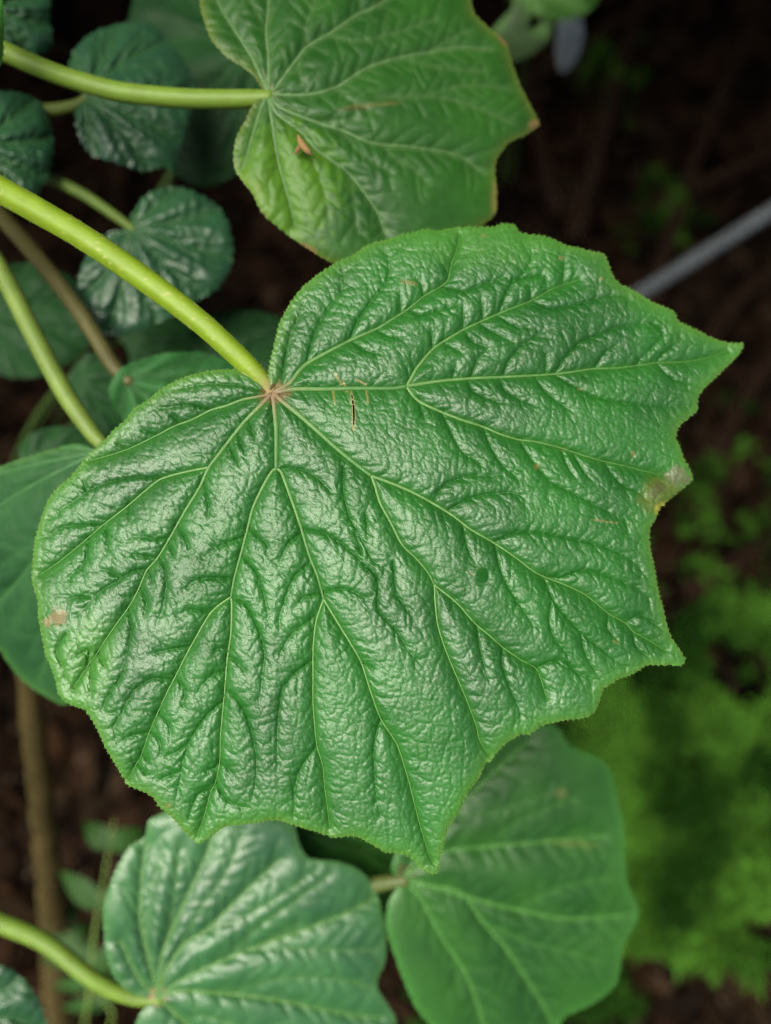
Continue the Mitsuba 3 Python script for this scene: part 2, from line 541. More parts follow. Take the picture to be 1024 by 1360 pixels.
NETS = [net(8.5, 301), net(21.0, 302)]


def net_edge(xy, k):
    """Distance to the closed net of the finest veins."""
    tree, size = NETS[k]
    w = xy + np.stack([N2(xy[:, 0], xy[:, 1], size, 310 + k, 2) - 0.5, N2(xy[:, 0], xy[:, 1], size, 320 + k, 2) - 0.5], 1) * size * 0.9
    d = tree.query(w, k=2)[0]
    return (d[:, 1] - d[:, 0]) / 2


def main_relief(xy, rim_d=None):
    """Height of the blade over its smooth form, in metres towards the lens side: veins lie in grooves, the tissue between is quilted."""
    d1, d4 = VM.dist(xy, 0), VM.dist(xy, 3)
    (d2, f2), (d3, f3) = VM.fade(xy, 1), VM.fade(xy, 2)
    wob = 0.75 + 0.5 * N2(xy[:, 0], xy[:, 1], 40, 21)
    h = -0.00085 * np.exp(-(d1 / 9.5) ** 1.15) - 0.00070 * f2 * np.exp(-(d2 / 4.0) ** 1.05) * wob - 0.00022 * f3 * np.exp(-(d3 / 3.0) ** 1.1) * wob - 0.00003 * np.exp(-(d4 / 3.0) ** 1.2)
    h += 0.0007 * (1 - np.exp(-d1 / 26)) + 0.00030 * (1 - np.exp(-np.minimum(d1, d2) / 12))
    g = 0.00011 * (1 - np.exp(-net_edge(xy, 0) / 1.4)) + 0.00016 * (1 - np.exp(-net_edge(xy, 1) / 2.2)) + 0.00008 * (N2(xy[:, 0], xy[:, 1], 14.0, 31, 2) - 0.5) + 0.00015 * (N2(xy[:, 0], xy[:, 1], 3.0, 32, 1) - 0.5)
    quiet = np.ones(len(xy))
    for cx, cy, r in PATCH:
        quiet *= sm(0.7, 1.1, np.hypot((xy[:, 0] - cx) / r, (xy[:, 1] - cy) / (r * 1.35)))
    h += g * (0.35 + 0.65 * sm(1, 7, d1)) * quiet
    if rim_d is not None:
        h -= 0.0011 * np.exp(-rim_d / 7)
    h -= 2.0e-5 * ((xy[:, 0] - 641) + (xy[:, 1] - 765)) * (1 - quiet)
    return h * 1.32


def blob(xy, x, y, rx, ry, rot=0.0, rag=0.5, seed=0):
    a = math.radians(rot)
    u = (xy[:, 0] - x) * math.cos(a) + (xy[:, 1] - y) * math.sin(a)
    v = -(xy[:, 0] - x) * math.sin(a) + (xy[:, 1] - y) * math.cos(a)
    r = np.hypot(u / rx, v / ry) + rag * 2 * (N2(xy[:, 0], xy[:, 1], 7, seed + 60, 3) - 0.5)
    return 1 - sm(0.55, 1.2, r)


def lerp(a, b, t):
    return a * (1 - t[:, None]) + np.asarray(b) * t[:, None]


def main_colour(xy, rim_d):
    d1, d2, d3, d4 = (VM.dist(xy, k) for k in range(4))
    n = N2(xy[:, 0], xy[:, 1], 90, 41, 3)
    c = lerp(np.tile([0.0040, 0.056, 0.0045], (len(xy), 1)), [0.0085, 0.086, 0.0070], sm(0.3, 0.7, n))
    f = N2(xy[:, 0], xy[:, 1], 4, 42, 2)
    c *= (0.86 + 0.28 * f)[:, None]
    c = lerp(c, [0.03, 0.12, 0.018], 0.10 * np.exp(-(d2 / 1.6) ** 2))
    c = lerp(c, [0.028, 0.11, 0.02], 0.10 * np.exp(-(d3 / 1.5) ** 2))
    c = lerp(c, [0.04, 0.14, 0.025], 0.5 * np.exp(-(d1 / 4.5) ** 2))
    # paler, yellower tissue along the margin, wider in the teeth and along the upper rim
    e = np.exp(-(rim_d / (4 + 14 * N2(xy[:, 0], xy[:, 1], 60, 43))))
    c = lerp(c, [0.052, 0.158, 0.019], 0.7 * e)
    c = lerp(c, [0.11, 0.19, 0.04], 0.4 * np.exp(-(rim_d / 2.6)) * (0.5 + N2(xy[:, 0], xy[:, 1], 12, 44)))
    up = blob(xy, 640, 300, 140, 60, 0, 0.35, 7) * 0.55
    c = lerp(c, [0.035, 0.135, 0.014], up)
    c = lerp(c, [0.04, 0.135, 0.015], 0.5 * blob(xy, 110, 880, 45, 75, 25, 0.4, 8))
    # scars, flecks and dead tissue
    c = lerp(c, [0.14, 0.075, 0.04], blob(xy, 365, 522, 22, 15, -15, 0.5, 1) * 0.7)
    c = lerp(c, [0.16, 0.11, 0.05], blob(xy, 74, 820, 15, 10, -35, 1.5, 2) * 0.75)
    c = lerp(c, [0.06, 0.085, 0.012], blob(xy, 878, 655, 34, 26, -35, 0.5, 3) * 0.8)
    c = lerp(c, [0.085, 0.09, 0.05], blob(xy, 900, 632, 18, 14, 20, 1.0, 4) * 0.75)
    c = lerp(c, [0.06, 0.055, 0.025], blob(xy, 872, 650, 11, 12, 0, 0.8, 5) * 0.7)
    c = lerp(c, [0.17, 0.17, 0.02], blob(xy, 876, 676, 12, 8, -40, 0.5, 6) * 0.8)
    for x, y, rx, ry, rot in ((712, 620, 5, 4, 0), (795, 691, 8, 1.8, 8), (813, 694, 10, 1.6, 4), (818, 853, 6, 1.8, 35), (627, 762, 7, 1.6, 25), (642, 313, 4, 3, 0), (745, 343, 5, 3, -30),
                              (798, 370, 4, 3, 20), (543, 375, 10, 3, 10), (746, 596, 5, 3, 0), (770, 517, 5, 2.4, 0),
                              (222, 1070, 6, 4, 0), (841, 603, 3, 5, -20), ):
        c = lerp(c, [0.13, 0.115, 0.038], blob(xy, x, y, rx, ry, rot, 0.9, int(x)) * 0.55)
    for x0, y0, x1, y1 in ((446, 497, 453, 510), (442, 519, 445, 536), (486, 517, 489, 534), (474, 504, 486, 511), (456, 507, 461, 520)):
        q = np.linspace(0, 1, 20)[:, None]
        dd = cKDTree(np.array([x0, y0]) * (1 - q) + np.array([x1, y1]) * q).query(xy)[0]
        c = lerp(c, [0.20, 0.165, 0.055], np.exp(-(dd / 1.5) ** 2) * 0.75)
    dh = cKDTree(np.array(shapely.segmentize(Polygon(SLIT).exterior, 0.5).coords)).query(xy)[0]
    c = lerp(c, [0.16, 0.14, 0.045], np.exp(-(dh / 1.4) ** 2) * 0.85)
    c = lerp(c, [0.004, 0.065, 0.004], blob(xy, 641, 765, 10, 14, 0, 1.0, 9) * 0.8)
    return c


SLIT = P('466.3,520 468.3,526 470.8,540 471.2,555 470.2,570 469.2,571 469,556 468.6,540 466.6,527')


def depth_main(xy, rim_d=None):
    return main_base(xy) - main_relief(xy, rim_d)


def ribbon_hairs(base, direction, length, width):
    """Fine three-sided bristles, one per base point."""
    d = direction / (np.linalg.norm(direction, axis=1, keepdims=True) + 1e-12)
    a = np.cross(d, [0.31, 0.52, 0.79])
    a /= np.linalg.norm(a, axis=1, keepdims=True)
    b = np.cross(d, a)
    n = len(base)
    ring = [base + width[:, None] * (math.cos(t) * a + math.sin(t) * b) for t in (0, 2.1, 4.2)]
    v = np.vstack(ring + [base + d * length[:, None]])
    k = np.arange(n)
    f = np.vstack([np.stack([k + i * n, k + ((i + 1) % 3) * n, k + 3 * n], 1) for i in range(3)])
    return v, f


def build_main():
    t = thing('lobed_leaf', 'large sharp glossy green lobed leaf with deeply sunken veins in the middle of the photo', 'leaf')
    xy, f, rd, rim = grid_leaf(OUT, 1.25, [SLIT], tooth=(2.4, 7.0), seed=1)
    dep = depth_main(xy, rd)
    v = at(xy[:, 0], xy[:, 1], dep)
    d1 = VM.dist(xy, 0)
    (d2, f2), (d3, f3) = VM.fade(xy, 1), VM.fade(xy, 2)
    dull = 0.10 + 0.35 * sm(0.35, 0.8, N2(xy[:, 0], xy[:, 1], 55, 47, 3))
    for a, m in ((d1, (0.95, 4.5)), (d2, (0.95 * f2, 2.2)), (d3, (0.75 * f3, 1.4))):
        dull = np.maximum(dull, m[0] * np.exp(-(a / m[1]) ** 2))
    dull = np.maximum(dull, 0.36 * np.exp(-(net_edge(xy, 1) / 1.1) ** 2))
    for q in ((361, 524, 20, 14, 0.9), (74, 820, 17, 13, 0.7), (885, 645, 34, 26, 0.6), (641, 765, 10, 14, 0.8)):
        dull = np.maximum(dull, q[4] * blob(xy, *q[:4], 0, 0.8, 77))
    dull = np.maximum(dull, 0.7 * np.exp(-rd / 5))
    part(t, 'blade', leaf_shape(v, f, main_colour(xy, rd), 'mat_leaf', dull))
    for line, w0, w1 in MAIN:
        q = spline(line, 2.2)
        m = len(q)
        s = np.linspace(0, 1, m)
        w = (w0 * (1 - s) + w1 * s) * (1 + 0.12 * (N2(q[:, 0], q[:, 1], 14, 71) - 0.5))
        rdist = cKDTree(rim).query(q)[0]
        dd = depth_main(q, rdist)
        dd = np.convolve(np.pad(dd, 3, 'edge'), np.ones(7) / 7, 'valid')
        r = w * PXM * dd
        tv, tf = tube(at(q[:, 0], q[:, 1], dd - r * 0.15), r, 8, flat=0.8)
        xyv = np.repeat(q, 8, 0)
        xyv = np.vstack([xyv, q[:1], q[-1:]])
        c = lerp(np.tile([0.064, 0.145, 0.038], (len(xyv), 1)), [0.028, 0.100, 0.018], np.clip(np.append(np.repeat(s, 8), [0, 1]), 0, 1))
        rr = np.hypot(xyv[:, 0] - 361, xyv[:, 1] - 523)
        c = lerp(c, [0.13, 0.08, 0.045], np.exp(-(rr / 26) ** 2))
        c *= (0.85 + 0.3 * N2(xyv[:, 0], xyv[:, 1], 5, 72))[:, None]
        part(t, 'vein', mikit.ply((tv, tf), 'mat_stalk', smooth=True, color=c))
    # bristles along the margin
    rng = np.random.default_rng(5)
    k = np.arange(0, len(rim) - 1, 5) + rng.integers(0, 4, len(np.arange(0, len(rim) - 1, 5)))
    k = np.clip(k, 4, len(rim) - 5)
    q = rim[k]
    tn = rim[k + 3] - rim[k - 3]
    nn = np.stack([tn[:, 1], -tn[:, 0]], 1)
    nn /= np.linalg.norm(nn, axis=1, keepdims=True) + 1e-9
    if not Polygon(rim).exterior.is_ccw:
        nn = -nn
    nn += rng.normal(0, 0.45, nn.shape)
    dep = depth_main(q, np.zeros(len(q)))
    b = at(q[:, 0], q[:, 1], dep)
    e = at(q[:, 0] + nn[:, 0], q[:, 1] + nn[:, 1], dep - rng.normal(0, 1e-4, len(q)))
    hv, hf = ribbon_hairs(b, e - b, rng.uniform(0.0003, 0.0008, len(q)), np.full(len(q), 5e-5))
    part(t, 'margin_bristles', mikit.ply((hv, hf), 'mat_stalk', smooth=True, color=np.tile([0.12, 0.20, 0.05], (len(hv), 1))),
         'fine pale bristles along the margin', 'stuff')
    # the stalk: joins the blade from behind at the notch
    q = spline([(366, 529, 0.2450, 8.5), (350, 507, 0.2445, 11.5), (322, 479, 0.2440, 14), (270, 431, 0.2440, 15.2), (200, 377, 0.2450, 16), (110, 315, 0.2470, 16.5), (0, 252, 0.2520, 17.5), (-120, 190, 0.259, 18.5), (-260, 125, 0.268, 19)], 3.0)
    p = at(q[:, 0], q[:, 1], q[:, 2])
    p, sr = rooted(p, q[:, 3] * PXM * q[:, 2])
    q = np.vstack([q, np.repeat(q[-1:], len(p) - len(q), 0)])
    tv, tf = tube(p, sr, 28)
    ctr = np.vstack([np.repeat(p, 28, 0), p[:1], p[-1:]])
    gth = np.append(np.tile(np.arange(28), len(p)), [0, 0]) * 2 * np.pi / 28
    tv = ctr + (tv - ctr) * (1 + 0.022 * np.cos(6 * gth + 0.5) + 0.05 * (meshkit.fbm(tv / 0.005, 2, seed=6) - 0.5))[:, None]
    xyv = np.vstack([np.repeat(q[:, :2], 28, 0), q[:1, :2], q[-1:, :2]])
    c = np.tile([0.125, 0.195, 0.008], (len(tv), 1)) * (0.86 + 0.28 * meshkit.fbm(tv / 0.004, 3))[:, None]
    st = meshkit.noise(np.stack([tv @ UP / 0.0006, tv @ RIGHT / 0.0018, tv @ FWD / 0.0016], -1), 8)
    c = lerp(c, [0.27, 0.27, 0.09], sm(0.80, 0.92, st) * 0.8)
    rr = np.hypot(xyv[:, 0] - 361, xyv[:, 1] - 523)
    c = lerp(c, [0.19, 0.11, 0.06], np.exp(-(rr / 20) ** 2) * 0.8)
    sk = part(t, 'stalk', mikit.ply((tv, tf), 'mat_stalk', smooth=True, color=c), 'thick yellow-green stalk')
    m = rng.integers(0, (len(p) - 2) * 28, 900)
    cen = np.repeat(p, 28, 0)[m]
    dirn = (tv[m] - cen) / np.linalg.norm(tv[m] - cen, axis=1, keepdims=True) + rng.normal(0, 0.3, (len(m), 3))
    hv, hf = ribbon_hairs(tv[m], dirn, rng.uniform(0.0003, 0.0007, len(m)), np.full(len(m), 4e-5))
    part(sk, 'hairs', mikit.ply((hv, hf), 'mat_stalk', smooth=True, color=np.tile([0.35, 0.45, 0.14], (len(hv), 1))), 'fine pale hairs on the stalk', 'stuff')


build_main()


# ================================================================== THE OTHER LEAVES
def stalk(t, pts, col, label=None, sides=16, seed=0, base=None):
    """pts: (x, y, depth, half width)."""
    q = spline(pts, 4.0)
    p, r = rooted(at(q[:, 0], q[:, 1], q[:, 2]), q[:, 3] * PXM * q[:, 2], base)
    tv, tf = tube(p, r, sides)
    c = np.tile(col, (len(tv), 1)) * (0.75 + 0.5 * meshkit.fbm(tv / 0.006, 3, seed=seed))[:, None]
    return part(t, 'stalk', mikit.ply((tv, tf), 'mat_stalk', smooth=True, color=c), label)


def auto_veins(outline, J, n, seed):
    """n palmate veins from the junction to the margin, each with forks."""
    rng = np.random.default_rng(seed)
    o = spline(outline, 2.0, closed=True)
    r = np.hypot(o[:, 0] - J[0], o[:, 1] - J[1])
    k0 = np.argmin(r)
    o = np.roll(o, -k0, 0)
    fr = np.linspace(0.10, 0.90, n)
    prim, sec = [], []
    for a in fr:
        e = o[int(a * len(o)) % len(o)]
        d = e - np.array(J)
        side = np.array([-d[1], d[0]]) * rng.uniform(-0.08, 0.08)
        line = [tuple(np.array(J) + d * s + side * math.sin(s * math.pi)) for s in (0.0, 0.25, 0.5, 0.75, 0.95)]
        prim.append(line)
        for s0, sd in ((0.35, 1), (0.42, -1), (0.6, -1), (0.66, 1)):
            b = np.array(J) + d * s0 + side * math.sin(s0 * math.pi)
            h = math.atan2(d[1], d[0]) + sd * math.radians(rng.uniform(24, 38))
            L = np.linalg.norm(d) * (0.9 - s0) * 0.85
            sec.append([tuple(b + L * s * np.array([math.cos(h - sd * 0.25 * s), math.sin(h - sd * 0.25 * s)])) for s in (0, 0.35, 0.7, 1.0)])
    return prim, sec


def leaf(name, label, outline, J, d0, tilt=(0, 0), dome=0.02, size=150.0, prim=None, sec=None, n=7, step=3.0, relief=1.0, width=(9, 6, 4), ridge=0.0,
         col=((0.016, 0.085, 0.030), (0.030, 0.13, 0.04)), vein_col=(0.10, 0.22, 0.06), vein_w=(2.5, 0.9), edge=None, mat='mat_leaf_soft', tooth=(2.0, 9.0), seed=0, spots=(), third=(22, 34),
         stalks=(), veins=True, wave=0.0, base=None):
    """A palmate leaf as a domed, quilted sheet of its own with vein ribs."""
    t = thing(name, label, 'leaf')
    if prim is None:
        prim, sec0 = auto_veins(outline, J, n, seed + 100)
        sec = sec0 if sec is None else sec
    sec = sec or []
    poly = Polygon(spline(outline, 3.0, closed=True)).buffer(-3)
    th = side_veins(prim + sec, poly, third[0], third[1], seed + 200, avoid=6) if third else []
    V = Veins([prim, sec, th])

    def depth(xy, rd):
        d1, d2, d3 = (V.dist(xy, k) for k in range(3))
        x, y = (xy[:, 0] - J[0]) / size, (xy[:, 1] - J[1]) / size
        r2 = x * x + y * y
        ang = np.arctan2(y, x)
        d = d0 + tilt[0] * x + tilt[1] * y + dome * r2 + wave * np.sin(4 * ang + seed) * np.sqrt(r2)
        h = -0.0010 * np.exp(-(d1 / width[0]) ** 1.2) * (1 - 1.6 * ridge) - 0.0007 * np.exp(-(d2 / width[1]) ** 1.2) * (1 - 1.6 * ridge) - 0.0004 * np.exp(-(d3 / width[2]) ** 1.2) * (1 - 1.4 * ridge)
        h += 0.0012 * (1 - np.exp(-d1 / 24)) + 0.0003 * (N2(xy[:, 0], xy[:, 1], 10, seed + 1, 2) - 0.5)
        if rd is not None:
            h -= 0.0012 * np.exp(-rd / 9)
        return d - relief * h

    xy, f, rd, rim = grid_leaf(outline, step, (), tooth=tooth, seed=seed)
    dep = depth(xy, rd)
    d1, d2, d3 = (V.dist(xy, k) for k in range(3))
    c = lerp(np.tile(col[0], (len(xy), 1)), col[1], sm(0.3, 0.7, N2(xy[:, 0], xy[:, 1], 70, seed + 2, 3)))
    c *= (0.85 + 0.3 * N2(xy[:, 0], xy[:, 1], 8, seed + 3))[:, None]
    c = lerp(c, vein_col, 0.65 * np.exp(-(d1 / 4) ** 2))
    c = lerp(c, vein_col, 0.5 * np.exp(-(d2 / 2.8) ** 2))
    c = lerp(c, vein_col, 0.25 * np.exp(-(d3 / 2.2) ** 2))
    if edge is not None:
        c = lerp(c, edge[0], edge[2] * np.exp(-rd / edge[1]))
    for s in spots:
        c = lerp(c, s[0], blob(xy, *s[1:6], 0.55, seed + int(s[1])) * s[6])
    dull = np.full(len(xy), 0.2) + 0.25 * N2(xy[:, 0], xy[:, 1], 60, seed + 4, 2)
    for a, m in ((d1, (0.7, 4.0)), (d2, (0.6, 2.8)), (d3, (0.3, 2.0))):
        dull = np.maximum(dull, m[0] * np.exp(-(a / m[1]) ** 2))
    part(t, 'blade', leaf_shape(at(xy[:, 0], xy[:, 1], dep), f, c, mat, dull))
    if veins:
        for line in prim:
            q = spline(line, 4.0)
            q = q[shapely.contains_xy(Polygon(rim), q[:, 0], q[:, 1])]
            if len(q) < 4:
                continue
            s = np.linspace(0, 1, len(q))
            w = vein_w[0] * (1 - s) + vein_w[1] * s
            dd = depth(q, cKDTree(rim).query(q)[0])
            r = w * PXM * dd
            tv, tf = tube(at(q[:, 0], q[:, 1], dd - r * 0.15), r, 6, flat=0.8)
            part(t, 'vein', mikit.ply((tv, tf), 'mat_stalk', smooth=True, color=np.tile(vein_col, (len(tv), 1))))
    if not stalks:       # a short dark stalk that leaves the blade from behind and goes down into the plant
        x, y = J
        stalks = (([(x, y, d0 + .004, 3.5), (x - 2, y, d0 + .012, 4), (x - 5, y + 2, d0 + .022, 4.5), (x - 9, y + 4, d0 + .034, 5)], (0.03, 0.06, 0.012), None),)
    for sp in stalks:
        stalk(t, *sp, seed=seed, base=base)
    return t


YG = (0.09, 0.15, 0.014)

# upper leaf behind the main one
leaf('lobed_leaf', 'upper green lobed leaf cut by the top edge, with yellowing lower margin', P('''350,121 345,112 337,101 319,87 302,77 283,56 274,35 265,0 270,-50 300,-110 370,-150 450,-165 530,-140 590,-80 620,-20 629,15 647,35 672,55 679,80 692,115
707,145 716,165 700,178 677,190 660,212 658,235 660,262 657,285 640,300 600,325 560,345 500,360 450,352 425,341 400,325 380,310 350,285 335,258 320,238 312,225 310,205 314,183 326,159 337,137 348,127'''), (357, 124), 0.272,
     tilt=(0.004, -0.004), dome=0.0035, size=150, prim=LINES('''
357,122 357,77 354,45 356,19 360,-30 362,-90
355,120 335,77 316,47 295,14 284,-10
359,121 368,115 387,89 408,63 438,45 476,19 499,9 540,-20 580,-60
360,124 372,126 410,126 447,116 487,91 529,77 569,70 611,63 650,66
360,126 372,143 424,164 454,173 494,190 543,195 607,206 642,230
359,128 367,150 400,175 422,200 465,232 500,280 512,312
357,128 362,165 370,215 385,270 392,300
355,127 345,150 330,200 322,225'''), sec=LINES('''
349,32 338,12 328,-8
408,60 405,37 415,9 420,-20
478,16 478,-20
447,117 464,133 500,150
520,130 560,129 602,116 644,114 680,120
500,128 578,129 632,143 679,164
508,192 524,211 550,225 570,245
402,178 415,215 428,250 437,290
454,175 480,205 520,230
422,162 470,158
335,77 318,80
372,215 352,250
530,77 580,90 640,95
565,70 600,50 625,40
395,80 400,110
465,232 470,270 475,310
430,46 470,55 520,45 580,25'''), step=2.2, relief=1.5, ridge=0.2, width=(9, 7, 4), col=((0.008, 0.052, 0.005), (0.016, 0.078, 0.007)), vein_col=(0.06, 0.125, 0.04), vein_w=(3.0, 0.8),
     edge=((0.13, 0.16, 0.025), 5, 0.6), mat='mat_leaf_mid', seed=11, third=(20, 36),
     spots=(((0.15, 0.17, 0.008), 330, 256, 38, 20, 55, 0.85), ((0.055, 0.14, 0.006), 370, 250, 85, 95, 20, 0.8), ((0.10, 0.10, 0.03), 497, 139, 38, 3, -4, 0.6), ((0.05, 0.04, 0.015), 470, 145, 26, 2.5, -2, 0.6),
            ((0.2, 0.10, 0.06), 357, 124, 11, 10, 0, 0.8), ((0.17, 0.11, 0.045), 345, 283, 12, 5, 40, 0.7), ((0.17, 0.11, 0.045), 410, 330, 14, 5, 30, 0.7), ((0.16, 0.09, 0.03), 668, 52, 16, 5, 50, 0.7),
            ((0.16, 0.10, 0.04), 710, 166, 9, 8, 0, 0.8), ((0.17, 0.15, 0.04), 657, 265, 5, 28, 0, 0.7)),
     stalks=(([(362, 128, 0.2745, 8), (335, 131, 0.276, 11.5), (250, 131, 0.279, 12.5), (160, 122, 0.282, 12.5), (80, 100, 0.284, 12.5), (0, 66, 0.287, 13), (-100, 20, 0.292, 13)], YG, 'pale green stalk entering from the left edge'),))

# brown dried bud remnant lying on the upper leaf
bt = thing('bud_scale', 'small tan dried bud scale lying on the upper leaf', 'bud scale')
for k, (pts, r) in enumerate((([(396, 180, .2690, 1.5), (400, 190, .2680, 4), (408, 200, .2680, 4), (414, 206, .2690, 1.5)], 1), ([(404, 186, .2688, 1), (396, 198, .2682, 3), (392, 205, .2688, 1.2)], 1))):
    q = spline(pts, 1.5)
    tv, tf = tube(at(q[:, 0], q[:, 1], q[:, 2]), q[:, 3] * PXM * q[:, 2], 8)
    part(bt, 'flake', mikit.ply((tv, tf), 'mat_dull', smooth=True, color=np.tile([0.20, 0.12, 0.05] if k == 0 else [0.16, 0.09, 0.04], (len(tv), 1))))

# lower leaf left of centre
leaf('lobed_leaf', 'blurred pale green shallow-lobed leaf at the bottom left of centre below the large leaf', P('''198,1327 170,1318 150,1295 140,1262 137,1210 148,1168 170,1127 193,1110 199,1088 240,1072 300,1062 350,1080 387,1093 398,1120 410,1139 452,1145 482,1160
502,1190 513,1240 510,1282 500,1308 516,1335 526,1362 510,1420 430,1470 330,1480 250,1450 200,1410 180,1370 186,1345 200,1333'''), (212, 1325), 0.318, tilt=(0.004, 0.004), dome=0.0030, size=150,
     prim=LINES('''
212,1325 220,1290 245,1255 280,1230 330,1180 372,1142
212,1325 240,1302 320,1265 390,1240 455,1215 495,1195
211,1325 215,1270 240,1210 270,1145 288,1095
211,1325 200,1280 186,1220 190,1145 196,1120
214,1326 240,1316 350,1325 450,1345 505,1352
213,1328 250,1360 320,1410 380,1450
210,1326 185,1300 160,1250'''), sec=LINES('''
232,1270 262,1215 300,1160 320,1110
270,1238 330,1215 385,1180 420,1155
300,1272 345,1230 400,1190 440,1160
330,1262 390,1260 450,1262 500,1262
222,1250 232,1180 240,1120
300,1320 370,1300 440,1300 490,1310
194,1250 200,1190 215,1130
260,1345 340,1370 420,1400
345,1255 400,1225'''), step=2.6, relief=1.6, width=(10, 8, 5), col=((0.011, 0.060, 0.020), (0.020, 0.088, 0.026)), vein_col=(0.055, 0.13, 0.035), edge=((0.06, 0.15, 0.035), 6, 0.5), seed=21,
     spots=(((0.26, 0.12, 0.08), 209, 1323, 14, 12, 0, 0.8),), mat='mat_leaf_wet', third=(24, 40),
     stalks=(([(216, 1328, .321, 8), (175, 1325, .325, 9.5), (125, 1302, .335, 11), (60, 1252, .345, 12), (0, 1226, .352, 12.5), (-90, 1195, .36, 13)], (0.08, 0.135, 0.014), 'green stalk coming in from the lower left edge'),))

# lower leaf right of centre
leaf('lobed_leaf', 'blurred smooth mid-green leaf at the bottom right of centre beside the moss', P('''530,1172 520,1155 530,1120 560,1070 620,1010 680,970 735,962 758,990 800,1010 814,1032 822,1070 828,1100 833,1170 848,1215 828,1258 818,1308 785,1335 752,1350 735,1372 680,1400 620,1400 572,1362 545,1325 516,1245 515,1200'''), (538, 1165), 0.332,
     tilt=(0.004, 0.002), dome=0.0035, size=150, prim=LINES('''
540,1163 587,1132 642,1125 722,1118 800,1110
542,1166 567,1175 617,1190 672,1205 752,1220 835,1215
540,1170 562,1175 612,1185 642,1225 672,1260 712,1320 735,1360
538,1170 560,1195 587,1245 622,1300 650,1390
538,1163 580,1100 640,1040 700,985'''), sec=LINES('''
640,1126 690,1090 760,1060
680,1207 740,1180 810,1165
640,1224 700,1250 790,1275
600,1262 610,1320
600,1080 650,1080 720,1055'''), step=3.2, relief=1.6, width=(14, 11, 7), mat='mat_leaf_mid', col=((0.007, 0.046, 0.006), (0.014, 0.068, 0.008)), vein_col=(0.04, 0.125, 0.025), edge=((0.05, 0.17, 0.035), 7, 0.6), seed=31, tooth=(1.5, 14), third=(24, 40), base=ground_hits([(330, 1240)])[0][:2],
     spots=(((0.06, 0.05, 0.02), 538, 1160, 16, 12, 0, 0.7), ((0.08, 0.10, 0.03), 745, 1053, 10, 8, 0, 0.7), ((0.09, 0.12, 0.03), 758, 1120, 40, 6, 5, 0.4)),
     stalks=(([(542, 1168, .335, 8), (515, 1172, .337, 10), (470, 1182, .345, 11), (400, 1215, .37, 12)], (0.05, 0.07, 0.014), 'yellowish stalk'),))

# left leaf beneath the main one
leaf('lobed_leaf', 'dark green leaf at the left edge tucked under the rim of the large leaf', P('''128,598 100,590 60,600 20,612 -40,640 -90,700 -100,780 -60,850 -5,862 10,880 30,905 60,925 80,935 105,930 150,900 200,860 230,780 225,700 190,640 150,605'''), (132, 600), 0.286,
     tilt=(-0.006, 0.002), dome=0.006, size=150, n=8, step=3, relief=1.0, width=(10, 8, 5), mat='mat_leaf_dim', col=((0.008, 0.042, 0.013), (0.014, 0.06, 0.018)), vein_col=(0.03, 0.10, 0.03), edge=((0.08, 0.2, 0.04), 5, 0.4), seed=41,
     stalks=(([(138, 592, .289, 9), (120, 572, .2900, 11), (85, 520, .292, 12.5), (45, 445, .295, 12.5), (15, 385, .298, 12.5), (-20, 325, .302, 12.5), (-80, 250, .31, 13)], (0.095, 0.145, 0.022), 'pale green stalk slanting down from the left edge'),))

# small crinkled leaves upper left
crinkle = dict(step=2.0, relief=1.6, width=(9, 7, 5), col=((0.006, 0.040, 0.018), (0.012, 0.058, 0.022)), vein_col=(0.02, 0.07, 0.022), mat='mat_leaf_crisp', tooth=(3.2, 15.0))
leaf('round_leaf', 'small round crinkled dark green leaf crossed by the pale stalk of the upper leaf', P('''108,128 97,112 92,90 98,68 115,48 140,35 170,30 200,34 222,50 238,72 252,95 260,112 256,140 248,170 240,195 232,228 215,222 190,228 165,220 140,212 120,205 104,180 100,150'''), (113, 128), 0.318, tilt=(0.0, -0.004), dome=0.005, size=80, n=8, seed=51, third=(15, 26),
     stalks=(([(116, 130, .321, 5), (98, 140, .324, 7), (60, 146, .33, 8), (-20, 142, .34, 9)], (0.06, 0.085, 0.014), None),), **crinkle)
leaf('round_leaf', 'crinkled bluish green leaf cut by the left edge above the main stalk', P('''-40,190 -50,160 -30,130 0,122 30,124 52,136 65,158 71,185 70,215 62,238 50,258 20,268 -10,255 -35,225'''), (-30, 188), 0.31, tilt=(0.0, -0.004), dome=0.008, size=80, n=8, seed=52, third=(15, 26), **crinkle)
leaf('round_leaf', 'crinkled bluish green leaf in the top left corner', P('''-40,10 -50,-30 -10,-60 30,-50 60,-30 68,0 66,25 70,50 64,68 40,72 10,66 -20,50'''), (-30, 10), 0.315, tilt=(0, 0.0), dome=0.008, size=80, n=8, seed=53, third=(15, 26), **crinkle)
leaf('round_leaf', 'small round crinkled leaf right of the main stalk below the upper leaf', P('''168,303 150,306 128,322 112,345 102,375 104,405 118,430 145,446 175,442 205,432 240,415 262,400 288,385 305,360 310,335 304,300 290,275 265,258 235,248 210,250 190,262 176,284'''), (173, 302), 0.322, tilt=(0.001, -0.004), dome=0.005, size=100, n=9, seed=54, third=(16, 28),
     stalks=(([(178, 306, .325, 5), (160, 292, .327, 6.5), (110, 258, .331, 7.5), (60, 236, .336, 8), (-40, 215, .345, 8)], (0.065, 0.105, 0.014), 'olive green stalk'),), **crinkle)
leaf('round_leaf', 'crinkled leaf cut by the bottom left corner', P('''-60,1330 -40,1290 0,1282 30,1300 52,1330 62,1365 50,1420 0,1440 -50,1410'''), (-50, 1345), 0.335, dome=0.006, size=100, n=7, seed=55, third=(16, 28), **crinkle)

